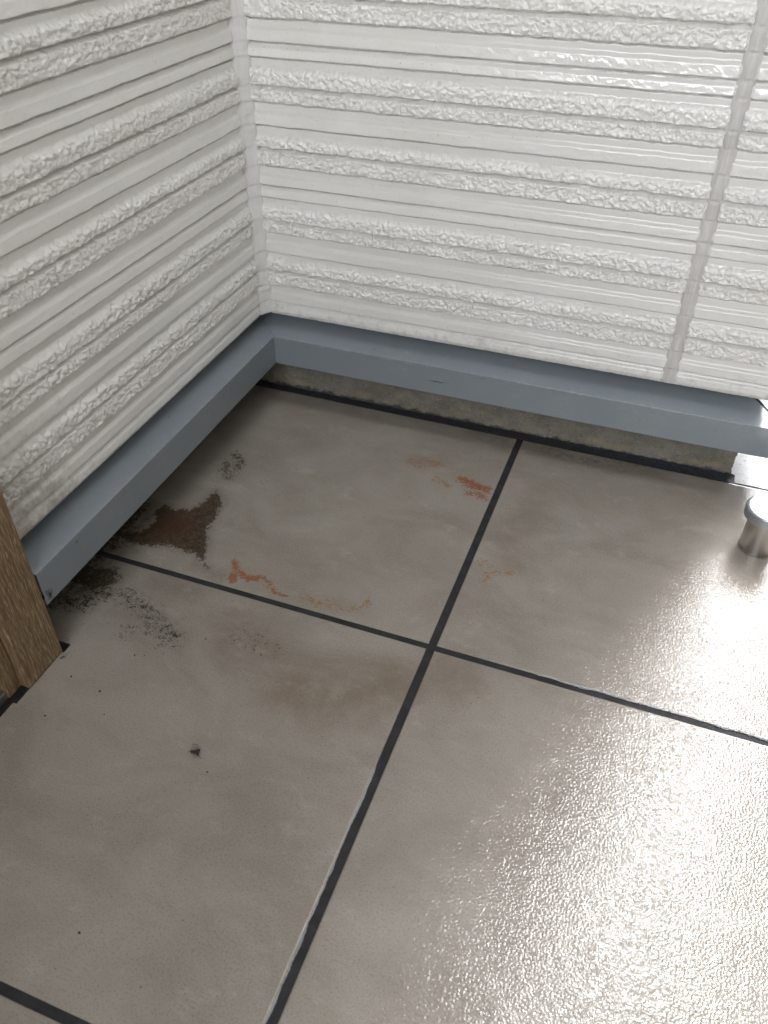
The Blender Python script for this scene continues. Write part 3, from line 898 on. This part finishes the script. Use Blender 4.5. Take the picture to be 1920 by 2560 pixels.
# ------------------------------------------------------------------ door stopper
stop = tag(empty('door_stop_post', (0.979, -0.147, 0.0)), 'short brushed steel post with a wide grey cap at the right edge', 'door stopper')
def lathe(prof, cx, cy, seg=96):
    V, F = [], []
    for r, z in prof:
        for k in range(seg):
            t = 2 * math.pi * k / seg; V.append((cx + r * math.cos(t), cy + r * math.sin(t), z))
    for i in range(len(prof) - 1):
        for k in range(seg):
            a_ = i * seg + k; b_ = i * seg + (k + 1) % seg
            F.append((a_, b_, b_ + seg, a_ + seg))
    F.append(tuple(range(seg))[::-1]); F.append(tuple(range((len(prof) - 1) * seg, len(prof) * seg)))
    return V, F
M_STEEL = mat_metal('brushed_steel', (0.50, 0.48, 0.45), 0.27, brush=(0.1, 0.1, 0.1))
M_CAP = mat_metal('satin_grey_cap', (0.46, 0.48, 0.53), 0.30, brush=(0.1, 0.1, 0.1), metal=0.75)
M_DISC = mat_metal('polished_disc', (0.88, 0.89, 0.90), 0.14, brush=(3, 3, 3))
V, F = lathe([(0.0293, 0.0), (0.0293, 0.0022), (0.0276, 0.0026), (0.0276, 0.068)], 0.979, -0.147)
mesh_obj('post', V, F, M_STEEL, stop, smooth=False)
pr = [(0.027, 0.0665), (0.0362, 0.0665), (0.0370, 0.0672), (0.0370, 0.0800), (0.0376, 0.0804), (0.0376, 0.0812)]
for k in range(1, 9):
    t = k / 8 * math.pi / 2; pr.append((0.0376 - 0.0060 * (1 - math.cos(t)), 0.0812 + 0.0048 * math.sin(t)))
pr += [(0.0250, 0.0862), (0.0247, 0.0856), (0.0243, 0.0856)]
V, F = lathe(pr, 0.979, -0.147)
cap = mesh_obj('cap', V, F, M_CAP, stop, smooth=True)
V, F = lathe([(0.0241, 0.0850), (0.0241, 0.0862), (0.0236, 0.0866)], 0.979, -0.147)
mesh_obj('cap_disc', V, F, M_DISC, stop, smooth=False)
for o in (cap,):
    m_ = o.modifiers.new('es', 'EDGE_SPLIT'); m_.split_angle = math.radians(35)

# ------------------------------------------------------------------ small litter
M_BUG = mat_plain('dead_insect_brown', (0.035, 0.014, 0.012), 0.35)
M_DUST = mat_plain('dark_fibre', (0.03, 0.028, 0.024), 0.8)
def tube(pts, r0, r1=None, seg=5):
    r1 = r0 if r1 is None else r1
    V, F = [], []
    n = len(pts)
    for i, p in enumerate(pts):
        p = Vector(p)
        d = (Vector(pts[min(i + 1, n - 1)]) - Vector(pts[max(i - 1, 0)])).normalized()
        u = d.orthogonal().normalized(); w_ = d.cross(u)
        r = r0 + (r1 - r0) * i / max(1, n - 1)
        for k in range(seg):
            t = 2 * math.pi * k / seg
            V.append(p + u * r * math.cos(t) + w_ * r * math.sin(t))
    for i in range(n - 1):
        for k in range(seg):
            a_ = i * seg + k; b_ = i * seg + (k + 1) % seg
            F.append((a_, b_, b_ + seg, a_ + seg))
    F.append(tuple(range(seg))[::-1]); F.append(tuple(range((n - 1) * seg, n * seg)))
    return V, F
def blob(c, r, rnd, sub=(10, 7)):
    V, F = [], []
    na, nb = sub
    for i in range(nb + 1):
        for k in range(na):
            ph = math.pi * i / nb; th = 2 * math.pi * k / na
            s_ = 1 + rnd.uniform(-0.12, 0.12)
            V.append((c[0] + r[0] * s_ * math.sin(ph) * math.cos(th), c[1] + r[1] * s_ * math.sin(ph) * math.sin(th), c[2] + r[2] * s_ * math.cos(ph)))
    for i in range(nb):
        for k in range(na):
            F.append((i * na + k, (i + 1) * na + k, (i + 1) * na + (k + 1) % na, i * na + (k + 1) % na))
    return V, F
def insect(cx, cy):
    rnd = random.Random(5)
    root = tag(empty('dead_insect', (cx, cy, 0)), 'tiny curled dead brown insect alone on the dry near tile', 'insect')
    parts = [blob((cx + 0.0015, cy + 0.0010, 0.0030), (0.0032, 0.0026, 0.0026), rnd), blob((cx + 0.0035, cy + 0.0042, 0.0034), (0.0020, 0.0019, 0.0019), rnd),
             blob((cx - 0.0035, cy - 0.0006, 0.0022), (0.0034, 0.0024, 0.0020), rnd), blob((cx + 0.005, cy - 0.0012, 0.002), (0.0018, 0.0014, 0.0014), rnd)]
    V, F = join(parts); mesh_obj('body', V, F, M_BUG, root, smooth=True)
    legs = [[(0.003, 0.004, 0.004), (-0.001, 0.009, 0.006), (-0.006, 0.0100, 0.004), (-0.0095, 0.0085, 0.001)],
            [(0.002, 0.003, 0.004), (-0.002, 0.006, 0.006), (-0.0075, 0.006, 0.001)],
            [(-0.004, 0.0, 0.003), (-0.007, 0.003, 0.005), (-0.0085, 0.004, 0.0006)],
            [(-0.004, -0.001, 0.002), (-0.008, -0.002, 0.003), (-0.0095, -0.004, 0.0005)],
            [(0.004, -0.001, 0.002), (0.007, -0.003, 0.004), (0.0115, -0.005, 0.0006)],
            [(0.003, -0.001, 0.002), (0.005, -0.0055, 0.003), (0.0028, -0.0075, 0.0006)],
            [(0.001, -0.001, 0.002), (0.001, -0.0045, 0.003), (0.0, -0.006, 0.0006)]]
    for lg in legs:
        V, F = tube([(cx + p[0], cy + p[1], p[2]) for p in lg], 0.00042, 0.00026)
        mesh_obj('leg', V, F, M_BUG, root, smooth=True)
insect(0.294, -0.832)

def fibre_clump(c, ext, n, seed, label, plane='floor', grp=None):
    rnd = random.Random(seed); parts = []
    for k in range(n):
        p = Vector([rnd.gauss(0, 0.35) * ext[i] for i in range(3)]); d = Vector([rnd.uniform(-1, 1) * ext[i] for i in range(3)]) * 0.35
        pts = []
        for q in range(6):
            pts.append(Vector(c) + p)
            d += Vector([rnd.uniform(-1, 1) * ext[i] for i in range(3)]) * 0.22
            p = p + d * 0.55
            if plane == 'floor': p.z = max(p.z, -c[2] + 0.0004)
            if plane == 'x': p.x = max(p.x, 0.0003)
            if plane == 'y': p.y = min(p.y, -0.0003)
        parts.append(tube(pts, rnd.uniform(0.00012, 0.00028), 0.0001, 4))
    V, F = join(parts)
    o = mesh_obj('dust_tuft', V, F, M_DUST)
    return tag(o, label, 'dust tuft', group=grp)
fibre_clump((PJ, -0.739, 0.113), (0.002, 0.005, 0.009), 34, 3, 'dark cobweb tuft stuck on the trim face by the wooden frame', 'x')
fibre_clump((PJ, -0.664, 0.147), (0.002, 0.004, 0.003), 9, 9, 'small dark fibre curl on the left trim face, above the larger tuft', 'x')
fibre_clump((0.372, -PJ, 0.127), (0.012, 0.002, 0.0016), 14, 12, 'row of small dark specks on the back trim face, below the middle of the wall', 'y')
fibre_clump((0.031, -0.758, 0.0015), (0.004, 0.006, 0.002), 16, 4, 'dark lint tuft on the floor at the wooden frame foot')

# crumbs of grit on the floor, each a loose grain
def grit(x, y, r, seed, label, z=0.0):
    rnd = random.Random(seed)
    V, F = blob((x, y, z + r * 0.5), (r, r * rnd.uniform(0.6, 1.0), r * 0.6), rnd, (8, 5))
    o = mesh_obj('grit_crumb', V, F, M_DUST, smooth=True)
    return tag(o, label, 'crumb')
grit(0.072, -0.852, 0.0017, 1, 'small dark crumb on the near tile just in front of the wooden frame')
grit(0.117, -0.791, 0.0018, 2, 'largest dark crumb on the tile between the wooden frame and the insect')
grit(0.063, -0.783, 0.0015, 3, 'dark elongated crumb beside the foot of the wooden frame')
grit(0.146, -0.822, 0.0012, 4, 'dark speck left of the insect, about halfway to the frame')
grit(0.126, -0.718, 0.0013, 5, 'dark crumb below the black speckled stain on the near tile')
grit(0.323, -0.851, 0.0013, 6, 'tiny dark crumb just below the dead insect')
grit(0.291, -1.075, 0.0017, 7, 'dark crumb near the bottom left of the nearest tile')
grit(0.208, -0.654, 0.0014, 8, 'dark speck between the speckled stain and the brown cloud')
